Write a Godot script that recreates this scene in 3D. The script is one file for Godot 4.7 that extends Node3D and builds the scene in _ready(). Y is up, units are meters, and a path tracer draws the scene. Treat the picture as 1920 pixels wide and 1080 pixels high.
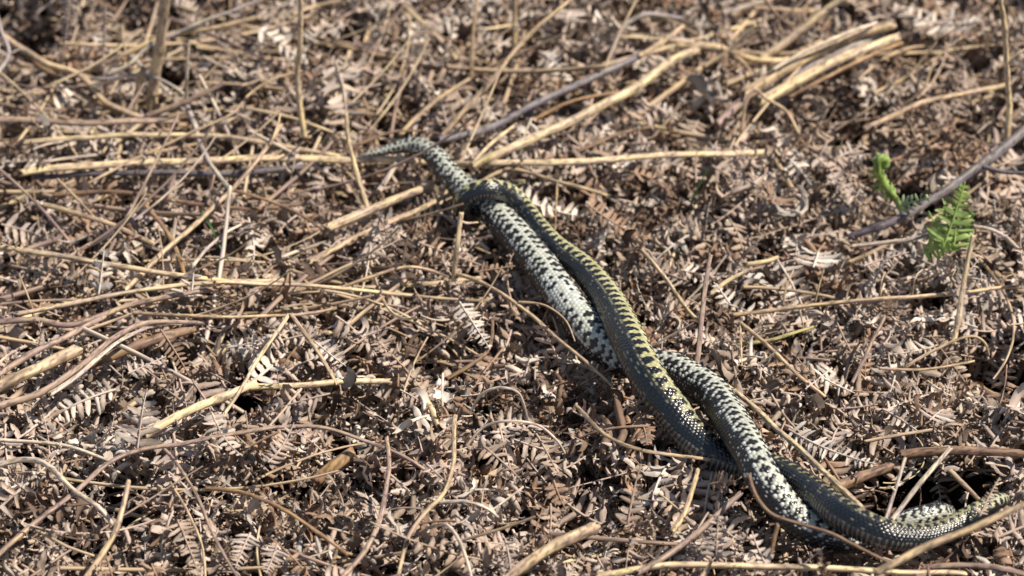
extends Node3D

# Two adders twined together on a bank of dead bracken, seen from head height with a long lens.

const DIST := 2.8
const PITCH := 35.0
const FRAME_W := 0.62
var tan_half: float
var eye: Vector3
var fwd: Vector3
var rgt: Vector3
var upv: Vector3
var M := {}
var taken := {}
var cap := PackedFloat32Array()
const CELL := 0.005
const CX := 400
const CZ := 440
const X0 := -1.0
const Z0 := -1.2
var hills := FastNoiseLite.new()
var dents: Array = []

class Buf:
	var v := PackedVector3Array()
	var n := PackedVector3Array()
	var c := PackedColorArray()
	var idx := PackedInt32Array()
	func grid(P: PackedVector3Array, C: PackedColorArray, nu: int, nv: int, wrap: bool, flip: bool) -> void:
		var at := v.size()
		v.append_array(P)
		c.append_array(C)
		for i in nu:
			var ia := maxi(i - 1, 0) * nv
			var ib := mini(i + 1, nu - 1) * nv
			for j in nv:
				var ja := (j - 1 + nv) % nv if wrap else maxi(j - 1, 0)
				var jb := (j + 1) % nv if wrap else mini(j + 1, nv - 1)
				var q := (P[ib + j] - P[ia + j]).cross(P[i * nv + jb] - P[i * nv + ja])
				if q.length_squared() < 1e-20:
					q = Vector3.UP * 1e-6
				q = q.normalized()
				n.append(-q if flip else q)
		var last := nv if wrap else nv - 1
		for i in nu - 1:
			for j in last:
				var k := (j + 1) % nv
				var a := at + i * nv + j
				var b := a + nv
				var d := at + i * nv + k
				var e := d + nv
				if flip:
					idx.append_array([a, b, d, d, b, e])
				else:
					idx.append_array([a, d, b, d, e, b])
	func mesh() -> ArrayMesh:
		var arr := []
		arr.resize(Mesh.ARRAY_MAX)
		arr[Mesh.ARRAY_VERTEX] = v
		arr[Mesh.ARRAY_NORMAL] = n
		arr[Mesh.ARRAY_COLOR] = c
		arr[Mesh.ARRAY_INDEX] = idx
		var m := ArrayMesh.new()
		m.add_surface_from_arrays(Mesh.PRIMITIVE_TRIANGLES, arr)
		return m

func numbered(called: String) -> String:
	if not taken.has(called):
		taken[called] = 0
		return called
	taken[called] += 1
	return "%s_%03d" % [called, taken[called]]

func tag(o: Node, label := "", category := "", group := "", kind := "") -> void:
	if label: o.set_meta("label", label)
	if category: o.set_meta("category", category)
	if group: o.set_meta("group", group)
	if kind: o.set_meta("kind", kind)

func obj(called: String, m: Mesh, mat: Material, parent: Node = null) -> MeshInstance3D:
	var o := MeshInstance3D.new()
	o.name = numbered(called) if parent == null else called
	o.mesh = m
	o.material_override = mat
	if parent:
		parent.add_child(o, true)
	else:
		add_child(o, true)
	return o

func base(called: String, at := Vector3.ZERO) -> Node3D:
	var o := Node3D.new()
	o.name = numbered(called)
	add_child(o, true)
	o.position = at
	return o

func paint(r: float, g: float, b: float, rough := 0.8, spec := 0.35) -> StandardMaterial3D:
	var m := StandardMaterial3D.new()
	m.albedo_color = Color(r, g, b).linear_to_srgb()
	m.vertex_color_use_as_albedo = true
	m.roughness = rough
	m.metallic_specular = spec
	m.cull_mode = BaseMaterial3D.CULL_DISABLED
	return m

# ground position (metres) of a place in the 1920 x 1080 view, at height h over the litter's level
func spot(u: float, v: float, h: float) -> Vector3:
	var k := tan_half / 540.0
	var d := fwd + rgt * ((u - 960.0) * k) - upv * ((v - 540.0) * k)
	return eye + d * ((h - eye.y) / d.y)

func per_px(p: Vector3) -> float:
	return 2.0 * (p - eye).dot(fwd) * tan_half / 1080.0

func catmull(a: Vector3, b: Vector3, c: Vector3, d: Vector3, t: float) -> Vector3:
	return 0.5 * (2.0 * b + (c - a) * t + (2.0 * a - 5.0 * b + 4.0 * c - d) * t * t + (3.0 * b - a - 3.0 * c + d) * t * t * t)

func cat1(a: float, b: float, c: float, d: float, t: float) -> float:
	return 0.5 * (2.0 * b + (c - a) * t + (2.0 * a - 5.0 * b + 4.0 * c - d) * t * t + (3.0 * b - a - 3.0 * c + d) * t * t * t)

func smooth(pts: Array, step: float) -> PackedVector3Array:
	var out := PackedVector3Array()
	var n := pts.size()
	for i in n - 1:
		var p0: Vector3 = pts[maxi(i - 1, 0)]
		var p1: Vector3 = pts[i]
		var p2: Vector3 = pts[i + 1]
		var p3: Vector3 = pts[mini(i + 2, n - 1)]
		var k := maxi(2, int(p1.distance_to(p2) / step))
		for s in k:
			out.append(catmull(p0, p1, p2, p3, float(s) / k))
	out.append(pts[n - 1])
	return out

func hash1(a: int, b: int) -> float:
	var h := (a * 374761393 + b * 668265263) & 0x7fffffff
	h = ((h ^ (h >> 13)) * 1274126177) & 0x7fffffff
	return float((h ^ (h >> 16)) & 0xffff) / 65535.0

# ---------------------------------------------------------------- height caps: litter stays below what lies on it
func stamp(p: Vector3, r: float, reach: float, sink: float, free: float) -> void:
	var k := int(reach / CELL) + 1
	var ci := int((p.x - X0) / CELL)
	var cj := int((p.z - Z0) / CELL)
	for i in range(maxi(0, ci - k), mini(CX, ci + k + 1)):
		for j in range(maxi(0, cj - k), mini(CZ, cj + k + 1)):
			var dx := X0 + (i + 0.5) * CELL - p.x
			var dz := Z0 + (j + 0.5) * CELL - p.z
			var d := sqrt(dx * dx + dz * dz)
			if d > reach: continue
			var y := p.y - sink + 0.62 * maxf(0.0, d - free)
			var at := i * CZ + j
			if y < cap[at]: cap[at] = y

func cap_at(x: float, z: float) -> float:
	var i := int((x - X0) / CELL)
	var j := int((z - Z0) / CELL)
	if i < 0 or j < 0 or i >= CX or j >= CZ: return 9.0
	return cap[i * CZ + j]

func level(x: float, z: float) -> float:
	var y := hills.get_noise_2d(x * 100.0, z * 100.0) * 0.020 + hills.get_noise_2d(x * 330.0 + 70.0, z * 330.0) * 0.015
	for d in dents:
		var q: float = Vector2(x - d[0], (z - d[1])).length_squared() / (d[2] * d[2])
		if q < 6.0: y -= d[3] * exp(-q)
	return y

func hollow(x: float, z: float) -> float:
	var y := 0.0
	for d in dents:
		var q: float = Vector2(x - d[0], (z - d[1])).length_squared() / (d[2] * d[2])
		if q < 6.0: y += d[3] * exp(-q)
	return y

# ---------------------------------------------------------------- stems
func tube(buf: Buf, path: PackedVector3Array, r0: float, r1: float, col: Color, rng: RandomNumberGenerator, sides := 9, worn := 0.35, flat := 1.0) -> void:
	var n := path.size()
	var P := PackedVector3Array()
	var C := PackedColorArray()
	var groove := PackedFloat32Array()
	var streak := PackedFloat32Array()
	for j in sides:
		groove.append(1.0 - (0.20 if sides > 9 else 0.14) * rng.randf())
		streak.append(1.0 - worn * rng.randf())
	var off := rng.randf() * 500.0
	var unit := path[0].distance_to(path[1]) / 0.0016
	var knot := rng.randf_range(20.0, 60.0)
	var ref := Vector3(0.1, 1, 0.2).normalized()
	var nm := Vector3.UP
	for i in range(-1, n + 1):
		var k := clampi(i, 0, n - 1)
		var t := (path[mini(k + 1, n - 1)] - path[maxi(k - 1, 0)]).normalized()
		if i == -1:
			nm = (ref - t * ref.dot(t))
			if nm.length() < 0.2: nm = t.cross(Vector3.RIGHT)
		nm = (nm - t * nm.dot(t)).normalized()
		var bn := t.cross(nm)
		var f := float(k) / (n - 1)
		var q := k * unit
		var r := lerpf(r0, r1, f) * (1.0 + 0.10 * hills.get_noise_1d(off + q * 1.6) + 0.05 * hills.get_noise_1d(off + q * 7.0))
		var bump := 0.0
		if sides > 9 and fmod(q + off, knot) < 2.0: bump = 0.16
		r *= 1.0 + bump
		if i == -1 or i == n: r *= 0.35
		var band := 1.0 + 0.35 * hills.get_noise_1d(off * 3.0 + q * 1.1)
		for j in sides:
			var th := TAU * j / sides
			var rr := r * groove[j] * (1.0 + 0.07 * hills.get_noise_2d(off + q * 3.0, j * 50.0))
			var ends := 0.0
			if sides > 9 and (i <= 0 or i >= n - 1): ends = (groove[j] - 0.9) * r * 7.0 * (-1.0 if i <= 0 else 1.0)
			P.append(path[k] + nm * (cos(th) * rr * flat) + bn * (sin(th) * rr) + t * ends)
			var mott := hills.get_noise_2d(off + q * 0.9, j * 61.0 + off)
			var m := streak[j] * band * (1.0 + 0.55 * mott)
			var fine := hills.get_noise_2d(off + q * 4.2, j * 190.0)
			if fine > 0.30: m *= 0.45
			elif fine < -0.38: m *= 1.25
			if bump > 0.0: m *= 0.75
			if i == -1 or i == n: m *= 0.5
			m = clampf(m, 0.1, 1.35)
			C.append(Color(col.r * m, col.g * m * (0.97 + 0.06 * mott), col.b * m * (1.0 - 0.35 * mott)))
	buf.grid(P, C, n + 2, sides, true, true)

func points_of(text: String) -> Array:
	var out := []
	for part in text.split(","):
		var q := part.strip_edges().split(" ")
		out.append(spot(float(q[0]), float(q[1]), float(q[2]) * 0.001))
	return out

const TONE := {
	"S": [0.70, 0.56, 0.36], "T": [0.56, 0.425, 0.275], "O": [0.42, 0.27, 0.15], "B": [0.26, 0.17, 0.11], "M": [0.38, 0.28, 0.22],
	"G": [0.46, 0.41, 0.37], "P": [0.68, 0.58, 0.47], "D": [0.10, 0.065, 0.05], "V": [0.20, 0.18, 0.19], "Y": [0.42, 0.37, 0.16],
}

func stem(called: String, label: String, category: String, tone: String, w: float, text: String, shoots := "", taper := 0.8, group := "") -> void:
	var rng := RandomNumberGenerator.new()
	rng.seed = hash(label) & 0xffffff
	var pts := points_of(text)
	var at: Vector3 = pts[0]
	var path := smooth(pts, 0.0016)
	# small natural waver
	var k := rng.randf() * 900.0
	for i in path.size():
		var s := i * 0.18
		path[i] += Vector3(hills.get_noise_1d(k + s), hills.get_noise_1d(k + 300.0 + s), hills.get_noise_1d(k + 600.0 + s)) * 0.0020
	var r := w * 0.5 * per_px(path[path.size() / 2])
	for p in path: stamp(p, r, 0.024, r + 0.001, 0.005)
	var c: Array = TONE[tone]
	var buf := Buf.new()
	var local := PackedVector3Array()
	for p in path: local.append(p - at)
	tube(buf, local, r, r * taper, Color(c[0], c[1], c[2]), rng, 16 if w > 16 else 12)
	var o: Node3D
	if shoots:
		o = base(called, at)
		obj("stalk", buf.mesh(), M.straw, o)
		for one in shoots.split(";"):
			var b2 := Buf.new()
			var l2 := PackedVector3Array()
			for p in smooth(points_of(one), 0.0016): l2.append(p - at)
			tube(b2, l2, r * 0.55, r * 0.28, Color(c[0], c[1], c[2]), rng, 6)
			obj("side_shoot", b2.mesh(), M.straw, o)
	else:
		o = obj(called, buf.mesh(), M.straw)
		o.position = at
	tag(o, label, category, group)

# ---------------------------------------------------------------- bracken leaves
# a leaf branch along +x, centred on the origin: arched midrib with curled leaflets left and right
func midrib(len: float, arch: float, side: float, twist: float) -> Array:
	var out := []
	var n := 22
	var p := Vector3.ZERO
	var b := Basis()
	for i in n + 1:
		out.append(Transform3D(b, p))
		p += b.x * (len / n)
		b = b * Basis(Vector3(0, 0, 1), arch / n * (0.4 + 1.2 * i / n)) * Basis(Vector3.UP, side / n) * Basis(Vector3.RIGHT, twist / n)
	var mid: Vector3 = (out[n / 2] as Transform3D).origin
	for i in out.size():
		var t: Transform3D = out[i]
		out[i] = Transform3D(t.basis, t.origin - mid)
	return out

func leaflet(buf: Buf, at: Transform3D, out_dir: float, len: float, wid: float, lean: float, curl: float, cup: float, tw: float, lift: float, col: Color, torn := 0.0, seedling := 0) -> void:
	# strap that leaves the midrib sideways and curls along its length, its edges rolled by «cup», crinkled and nicked
	var b := at.basis * Basis(Vector3.UP, out_dir * (PI / 2 - lean)) * Basis(Vector3(0, 0, 1), lift)
	var p := at.origin
	var seg := 8
	const PROF := [0.95, 0.98, 1.0, 1.0, 0.97, 0.92, 0.82, 0.62, 0.16]
	var P := PackedVector3Array()
	var C := PackedColorArray()
	for i in seg + 1:
		var w: float = wid * 0.5 * PROF[i]
		var wl := w * (1.0 - torn * 0.55 * hash1(seedling, i * 3 + 1))
		var wr := w * (1.0 - torn * 0.55 * hash1(seedling, i * 3 + 2))
		var up := b.y
		var sd := b.z
		var dip := cup * w
		var c1 := (hash1(seedling, i + 40) - 0.5) * torn * wid * 0.45
		var c2 := (hash1(seedling, i + 60) - 0.5) * torn * wid * 0.45
		P.append(p - sd * wl * (1.0 - 0.25 * absf(cup)) - up * (dip + c1))
		P.append(p - sd * wl * 0.5 - up * (dip * 0.15 - c1 * 0.4))
		P.append(p - up * wid * 0.05)
		P.append(p + sd * wr * 0.5 - up * (dip * 0.15 - c2 * 0.4))
		P.append(p + sd * wr * (1.0 - 0.25 * absf(cup)) - up * (dip + c2))
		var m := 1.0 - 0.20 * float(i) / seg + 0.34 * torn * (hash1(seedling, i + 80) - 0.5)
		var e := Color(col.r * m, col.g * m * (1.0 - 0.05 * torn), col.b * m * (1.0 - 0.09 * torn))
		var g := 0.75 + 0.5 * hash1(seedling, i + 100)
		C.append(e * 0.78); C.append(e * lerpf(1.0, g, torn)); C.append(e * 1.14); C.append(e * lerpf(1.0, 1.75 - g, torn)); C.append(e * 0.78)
		p += b.x * (len / seg)
		b = b * Basis(Vector3(0, 0, 1), curl / seg * (0.4 + i * 0.17) + (hash1(seedling, i + 20) - 0.5) * torn * 0.9) * Basis(Vector3.RIGHT, tw / seg + (hash1(seedling, i + 30) - 0.5) * torn * 0.5)
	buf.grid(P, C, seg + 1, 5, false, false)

# fills «bufs» with one Buf per leaflet; returns the midrib's Buf
func pinna(rng: RandomNumberGenerator, len: float, half: float, gap: float, wild: float, bufs: Array, rib_col := Color(1.15, 1.05, 0.9), flat_arch := 1.0, torn := 0.42) -> Buf:
	var rib := midrib(len, clampf(rng.randfn(0.0, 0.9) * flat_arch * (0.5 + wild), -1.5, 1.5), clampf(rng.randfn(0.0, 0.5) * flat_arch, -0.8, 0.8), clampf(rng.randfn(0.0, 0.9) * wild, -1.6, 1.6))
	var path := PackedVector3Array()
	for t in rib: path.append((t as Transform3D).origin)
	var rb := Buf.new()
	tube(rb, path, 0.00075, 0.00035, rib_col * 1.25, rng, 5, 0.2)
	var n := int(len / gap)
	var curl0 := rng.randfn(0.0, 1.0) * wild
	for i in n:
		var f := (i + 0.6) / (n + 0.4)
		var shape := pow(1.0 - f, 0.62) * minf(1.0, 0.70 + 2.5 * f)
		for s in [-1.0, 1.0]:
			if rng.randf() < 0.10 * wild: continue
			var b := Buf.new()
			var ft := clampf(f + rng.randf() * 0.02, 0.0, 0.999) * (rib.size() - 1)
			var ta: Transform3D = rib[int(ft)]
			var tb: Transform3D = rib[mini(int(ft) + 1, rib.size() - 1)]
			var t := Transform3D(ta.basis, ta.origin.lerp(tb.origin, fmod(ft, 1.0)))
			var m := rng.randf_range(0.60, 1.22)
			var hue := rng.randf_range(-0.06, 0.06)
			var col := Color(m * (1.0 + hue), m, m * (1.0 - hue))
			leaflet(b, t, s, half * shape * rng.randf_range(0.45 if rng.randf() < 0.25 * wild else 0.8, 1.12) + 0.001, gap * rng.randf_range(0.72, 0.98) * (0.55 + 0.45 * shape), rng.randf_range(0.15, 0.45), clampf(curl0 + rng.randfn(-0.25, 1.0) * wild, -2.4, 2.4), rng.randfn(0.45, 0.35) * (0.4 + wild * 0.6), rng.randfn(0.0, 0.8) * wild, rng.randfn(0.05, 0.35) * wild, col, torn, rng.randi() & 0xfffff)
			bufs.append(b)
	return rb

func joined(bufs: Array) -> ArrayMesh:
	var all := Buf.new()
	for b in bufs:
		var at := all.v.size()
		all.v.append_array(b.v); all.n.append_array(b.n); all.c.append_array(b.c)
		for i in b.idx: all.idx.append(i + at)
	return all.mesh()

func hero_leaf(label: String, tone: int, u0: float, v0: float, h0: float, u1: float, v1: float, h1: float, half_px: float, gap_px: float, wild: float, tilt := Vector3(0, 1, 0.6), group := "") -> void:
	var rng := RandomNumberGenerator.new()
	rng.seed = hash(label) & 0xffffff
	var a := spot(u0, v0, h0 * 0.001)
	var b := spot(u1, v1, h1 * 0.001)
	var k := per_px(a)
	var bufs := []
	var rb := pinna(rng, a.distance_to(b), half_px * k, gap_px * k, wild, bufs, Color(1.2, 1.12, 1.0), 0.35, 0.35)
	var x := (b - a).normalized()
	var y := (tilt - x * tilt.dot(x)).normalized()
	var o := base("bracken_leaf", (a + b) * 0.5)
	o.basis = Basis(x, y, x.cross(y))
	obj("midrib", rb.mesh(), M.leaf[tone], o)
	for q in bufs: obj("leaflet", q.mesh(), M.leaf[tone], o)
	for i in 9:
		var p := a.lerp(b, i / 8.0)
		stamp(p, 0.0, half_px * k + 0.012, 0.002, half_px * k * 0.9)
	tag(o, label, "fern leaf", group)

# ---------------------------------------------------------------- adders
func adder(rows: String, which: int, label: String) -> void:
	var ctl := []
	for line in rows.split(","):
		var q := line.strip_edges().split(" ")
		var p := spot(float(q[0]), float(q[1]), float(q[3]) * 0.001)
		ctl.append([p, float(q[2]) * 0.5 * per_px(p), deg_to_rad(float(q[4]))])
	# even steps along the spine
	var fine := []
	var n := ctl.size()
	for i in n - 1:
		var a: Array = ctl[maxi(i - 1, 0)]; var b: Array = ctl[i]; var c: Array = ctl[i + 1]; var d: Array = ctl[mini(i + 2, n - 1)]
		for s in 40:
			var t := s / 40.0
			fine.append([catmull(a[0], b[0], c[0], d[0], t), cat1(a[1], b[1], c[1], d[1], t), lerpf(b[2], c[2], t * t * (3 - 2 * t))])
	fine.append(ctl[n - 1])
	var step := 0.00062
	var path := []
	var carry := 0.0
	for i in fine.size() - 1:
		var a: Vector3 = fine[i][0]
		var b: Vector3 = fine[i + 1][0]
		var l := a.distance_to(b)
		while carry < l:
			var t := carry / l
			path.append([a.lerp(b, t), lerpf(fine[i][1], fine[i + 1][1], t), lerpf(fine[i][2], fine[i + 1][2], t)])
			carry += step
		carry -= l
	var nr := path.size()
	var na := 132
	var P := PackedVector3Array()
	var C := PackedColorArray()
	P.resize(nr * na)
	C.resize(nr * na)
	var row := deg_to_rad(12.6)
	var edge := deg_to_rad(108.0)
	var s := 0.0
	var per := 0.0                      # running count of scales, so that they shrink with the body
	for i in nr:
		var p: Vector3 = path[i][0]
		var r: float = maxf(path[i][1], 0.0006)
		var roll: float = path[i][2]
		var t: Vector3 = ((path[mini(i + 3, nr - 1)][0] as Vector3) - (path[maxi(i - 3, 0)][0] as Vector3)).normalized()
		var see := (eye - p).normalized()
		var n0 := (see - t * see.dot(t)).normalized()
		var b0 := t.cross(n0)
		var dd := n0 * cos(roll) - b0 * sin(roll)
		var ll := n0 * sin(roll) + b0 * cos(roll)
		var ls := 0.0009 + r * 0.195
		per += step / ls
		s += step
		for j in na:
			var ph := (float(j) / na - 0.5) * TAU
			var aph := absf(ph)
			var rr := r * (1.0 + 0.02 * cos(2.0 * ph)) * (1.0 - 0.10 * smoothstep(2.1, 2.8, aph))
			var col: Color
			var h := 0.0
			if aph < edge:
				# nearest scale of an offset lattice
				var q := ph / row
				var i0 := int(floorf(q))
				var best := 9.0
				var ca := 0.0; var cb := 0.0; var ci := 0; var cj := 0
				for ii in [i0, i0 + 1]:
					var shift := 0.5 if (ii & 1) else 0.0
					var jj := int(floorf(per - shift))
					var a: float = q - ii
					var b: float = per - shift - jj - 0.5
					var d: float = (a * a) * 1.25 + (b * b) * 2.1
					if d < best:
						best = d; ca = a; cb = b; ci = ii; cj = jj
				var cph := ci * row
				var cper := cj + 0.5 + (0.5 if (ci & 1) else 0.0)
				h = (1.0 - smoothstep(0.06, 0.58, best)) * 0.00042 + (0.5 - cb) * 0.00030
				h += 0.00010 * exp(-ca * ca * 60.0)
				if which == 1:
					cph = lerpf(cph, ph, 0.6)
					cper = lerpf(cper, per, 0.6)
					if aph > 0.75: h *= 0.85
				col = scale_colour(which, cph, cper, ci, cj, best, ca, cb, float(i) / nr)
			else:
				var q2 := per - 0.15 * (PI - aph)
				var b := q2 - floorf(q2)
				h = 0.00045 * (1.0 - b)
				var pale := smoothstep(0.58, 0.72, b) * (1.0 - smoothstep(0.92, 1.0, b)) * (0.55 + 0.45 * hash1(int(floorf(q2)), j / 9 + 300))
				var k := 0.75 + 0.5 * hash1(int(floorf(q2)), 7 + which)
				col = Color(0.013 * k, 0.0145 * k, 0.020 * k).lerp(Color(0.30, 0.29, 0.25) if which == 1 else Color(0.13, 0.135, 0.14), pale * 0.62)
				if aph < edge + 0.07 and b > 0.35 and hash1(int(floorf(q2)), 31) < 0.3: col = col.lerp(Color(0.33, 0.33, 0.25), 0.5)
			var h2 := h * clampf(r / 0.009, 0.15, 1.0)
			P[i * na + j] = p + (dd * cos(ph) + ll * sin(ph)) * (rr + h2)
			C[i * na + j] = col
	# round both ends off
	for j in na:
		P[j] = path[0][0]
		P[(nr - 1) * na + j] = path[nr - 1][0]
	var at: Vector3 = path[nr / 2][0]
	for i in P.size(): P[i] -= at
	var buf := Buf.new()
	buf.grid(P, C, nr, na, true, true)
	var o := base("adder", at)
	obj("body", buf.mesh(), M.scales if which == 0 else M.scales_olive, o)
	tag(o, label, "snake", "adders twined together")
	for i in range(0, nr, 6):
		var r: float = path[i][1]
		var p: Vector3 = path[i][0]
		if p.y > -0.012: stamp(p, r, r + 0.024, r * 0.75, r + 0.002)
		stamp(p, r, r * 0.8, r + 0.006, r)

func scale_colour(which: int, ph: float, per: float, ci: int, cj: int, best: float, ca: float, cb: float, way: float) -> Color:
	var aph := absf(rad_to_deg(ph))
	var k := 0.80 + 0.40 * hash1(ci + 50, cj)
	var side := 1.0 if ph > 0.0 else -1.0
	var beat := per / (2.25 if which == 0 else 2.6) + (0.5 if side > 0.0 else 0.0)
	var wave := absf(fposmod(beat + 0.10 * sin(per * 0.37), 1.0) - 0.5) * 2.0      # 0 in a mark, 1 between marks
	var skin := smoothstep(0.30, 0.48, best)
	var dark := Color(0.010, 0.011, 0.012)
	if which == 0:
		var pale := Color(0.47 * k, 0.485 * k, 0.42 * k)
		if aph > 40.0: pale = Color(0.56 * k, 0.58 * k, 0.54 * k)
		var ink := 0.0
		if aph > 9.0 and aph < 44.0 and wave < 0.58 - 0.008 * absf(aph - 28.0): ink = 1.0
		# a paler, faded stretch at mid body
		if way > 0.34 and way < 0.41 and aph < 50.0 and hash1(ci + 400, cj + 3) < 0.6:
			ink = 0.0
			pale = pale.lerp(Color(0.52, 0.56, 0.54) * k, 0.7)
		if aph >= 40.0:
			var p := maxf(0.40 + 0.58 * smoothstep(38.0, 74.0, aph), 0.9 * (1.0 - smoothstep(0.03, 0.10, way)))
			if hash1(ci * 7 + 3, cj * 5 + 11) < p: ink = 1.0
		if ink > 0.5:
			var d := dark * (0.8 + 0.5 * k)
			var fleck := hash1(ci + 200, cj + 900)
			if aph > 46.0 and fleck < 0.55 - 0.008 * (aph - 46.0) and absf(ca) < 0.22 and absf(cb + 0.1) < 0.22: d = pale * 0.8
			return d
		return pale.lerp(dark, skin * (0.35 if aph < 40.0 else 1.0))
	var y := Color(0.38 * k, 0.365 * k, 0.19 * k)
	if hash1(ci + 9, cj + 77) < 0.25: y = Color(0.50 * k, 0.48 * k, 0.29 * k)
	y = y.lerp(Color(0.50, 0.50, 0.38) * k, smoothstep(0.92, 0.97, way))
	var dim := smoothstep(0.50, 0.62, way) * (1.0 - smoothstep(0.88, 0.94, way))
	y = y.lerp(Color(0.13, 0.125, 0.09) * k, dim * (0.35 + 0.5 * hash1(ci + 31, cj + 13)))
	# saw-toothed edge: black teeth reach in from each flank, alternating left and right
	var tooth := absf(fposmod(beat, 1.0) - 0.5) * 2.0
	var rim := 6.0 + 40.0 * smoothstep(0.34, 0.80, tooth)
	if aph < rim: return y.lerp(dark, skin * 0.35)
	if aph < 42.0: return Color(0.011, 0.011, 0.012)
	var t := smoothstep(40.0, 66.0, aph)
	var flank := Color(0.040 * k, 0.038 * k, 0.028 * k).lerp(Color(0.010, 0.012, 0.019), t)
	var keel := exp(-ca * ca * 26.0) * smoothstep(-0.5, 0.1, cb)
	if hash1(ci * 3 + 1, cj * 9 + 5) < (0.52 - 0.36 * t) * (1.0 - 0.45 * dim): flank = flank.lerp(Color(0.38, 0.37, 0.26), keel * (0.8 - 0.3 * t))
	return flank.lerp(dark * 0.6, skin * 0.8)

func _ready() -> void:
	# ------------------------------------------------------------ camera, sky, sun, exposure
	var p := deg_to_rad(PITCH)
	tan_half = FRAME_W * 9.0 / 16.0 / 2.0 / DIST
	eye = Vector3(0, sin(p), cos(p)) * DIST
	fwd = -eye.normalized()
	rgt = Vector3.RIGHT
	upv = rgt.cross(fwd)
	var cam := Camera3D.new()
	cam.name = "camera"
	var lens := CameraAttributesPhysical.new()
	lens.frustum_focal_length = 12.0 / tan_half
	lens.frustum_focus_distance = DIST - 0.125
	lens.exposure_aperture = 8.8
	lens.frustum_near = 0.1
	lens.frustum_far = 200.0
	cam.attributes = lens
	cam.fov = rad_to_deg(2.0 * atan(tan_half))
	cam.near = 0.1
	cam.far = 200.0
	cam.look_at_from_position(eye, Vector3.ZERO, Vector3.UP)
	add_child(cam)
	cam.current = true
	var env := Environment.new()
	env.background_mode = Environment.BG_SKY
	env.tonemap_mode = Environment.TONE_MAPPER_LINEAR
	env.tonemap_exposure = 1.45
	env.sdfgi_enabled = true
	env.ssao_enabled = true
	env.ssil_enabled = true
	var sm := ProceduralSkyMaterial.new()
	sm.sky_top_color = Color(0.42, 0.48, 0.57)
	sm.sky_horizon_color = Color(0.78, 0.80, 0.82)
	sm.ground_bottom_color = Color(0.22, 0.18, 0.14)
	sm.ground_horizon_color = Color(0.55, 0.55, 0.52)
	sm.sky_energy_multiplier = 0.95
	sm.sky_curve = 0.15
	var sky := Sky.new()
	sky.sky_material = sm
	env.sky = sky
	var we := WorldEnvironment.new()
	we.name = "world_environment"
	we.environment = env
	add_child(we)
	var sun := DirectionalLight3D.new()
	sun.name = "sun"
	sun.light_energy = 1.5
	sun.light_color = Color(1.0, 0.955, 0.89)
	sun.light_angular_distance = 0.5
	sun.shadow_enabled = true
	var el := deg_to_rad(53.0)
	var az := deg_to_rad(94.0)       # from the right, as seen by the camera
	add_child(sun)
	sun.look_at_from_position(Vector3(sin(az) * cos(el), sin(el), -cos(az) * cos(el)) * 10.0, Vector3.ZERO, Vector3.UP)

	# ------------------------------------------------------------ materials
	M.straw = paint(1, 1, 1, 0.55, 0.4)
	M.scales = paint(1, 1, 1, 0.30, 0.55)
	M.scales_olive = paint(1, 1, 1, 0.26, 0.55)
	M.green = paint(1, 1, 1, 0.5, 0.45)
	M.leaf = []
	for t in LEAF_TONES: M.leaf.append(paint(t[0], t[1], t[2], 0.7, 0.35))
	M.litter = paint(1, 1, 1, 0.7, 0.35)
	hills.seed = 11
	hills.frequency = 0.09
	hills.noise_type = FastNoiseLite.TYPE_SIMPLEX_SMOOTH
	hills.fractal_octaves = 2
	cap.resize(CX * CZ)
	cap.fill(9.0)
	for d in DENTS:
		var q := spot(d[0], d[1], -0.01)
		dents.append([q.x, q.z, d[2] * per_px(q), d[3] * 0.001])

	ground()
	snakes()
	stems()
	green()
	leaves()
	litter()

const LANDMARKS := [
	[120, 90, "the split hollow stalk"], [300, 90, "the upright tan stalk"], [565, 120, "the tall upright straw"], [100, 300, "the straw ends at the left"], [370, 420, "the steeply leaning tan stalk"],
	[860, 470, "the straw peg"], [720, 400, "the pale split straw"], [1000, 270, "the broad pale straw"], [950, 60, "the leaning thin straw"], [1240, 60, "the hooked grey stem"], [1520, 120, "the thick split stalk"],
	[1880, 120, "the upright straw at the edge"], [1440, 220, "the looped thin stalk"], [1680, 350, "the coiled green fern tip"], [1800, 400, "the bright green fern"], [1650, 560, "the long level midrib"],
	[1310, 600, "the mauve ribbed stalk"], [1150, 420, "the coil's right side"], [1480, 680, "the bent tan stalk"], [1560, 850, "the bleached flat leaf"], [1780, 880, "the dark hollow by the snakes"],
	[1300, 1000, "the mauve grey leaning stalk"], [1040, 1030, "the speckled hollow stalk"], [960, 780, "the bowed thin stalks"], [830, 900, "the pale wavering stalk"], [540, 660, "the V of thin straw"],
	[260, 780, "the flat mauve leaf"], [80, 700, "the pair of thick stalks"], [100, 890, "the bleached curved stalk"], [430, 950, "the orange bowed stalk"], [620, 870, "the orange broken stub"], [240, 500, "the white bleached leaf"],
	[1010, 640, "the brown forked stalk"], [700, 600, "the bowed straw's tip"], [1760, 720, "the thin bent stalk"], [1840, 1020, "the thick tan corner stalk"], [160, 1030, "the lower left standing stalk"],
]
const LEAF_TONES := [
	[0.53, 0.44, 0.38], [0.43, 0.335, 0.265], [0.33, 0.225, 0.16], [0.15, 0.104, 0.08], [0.64, 0.565, 0.50], [0.48, 0.385, 0.33],
]
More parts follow.
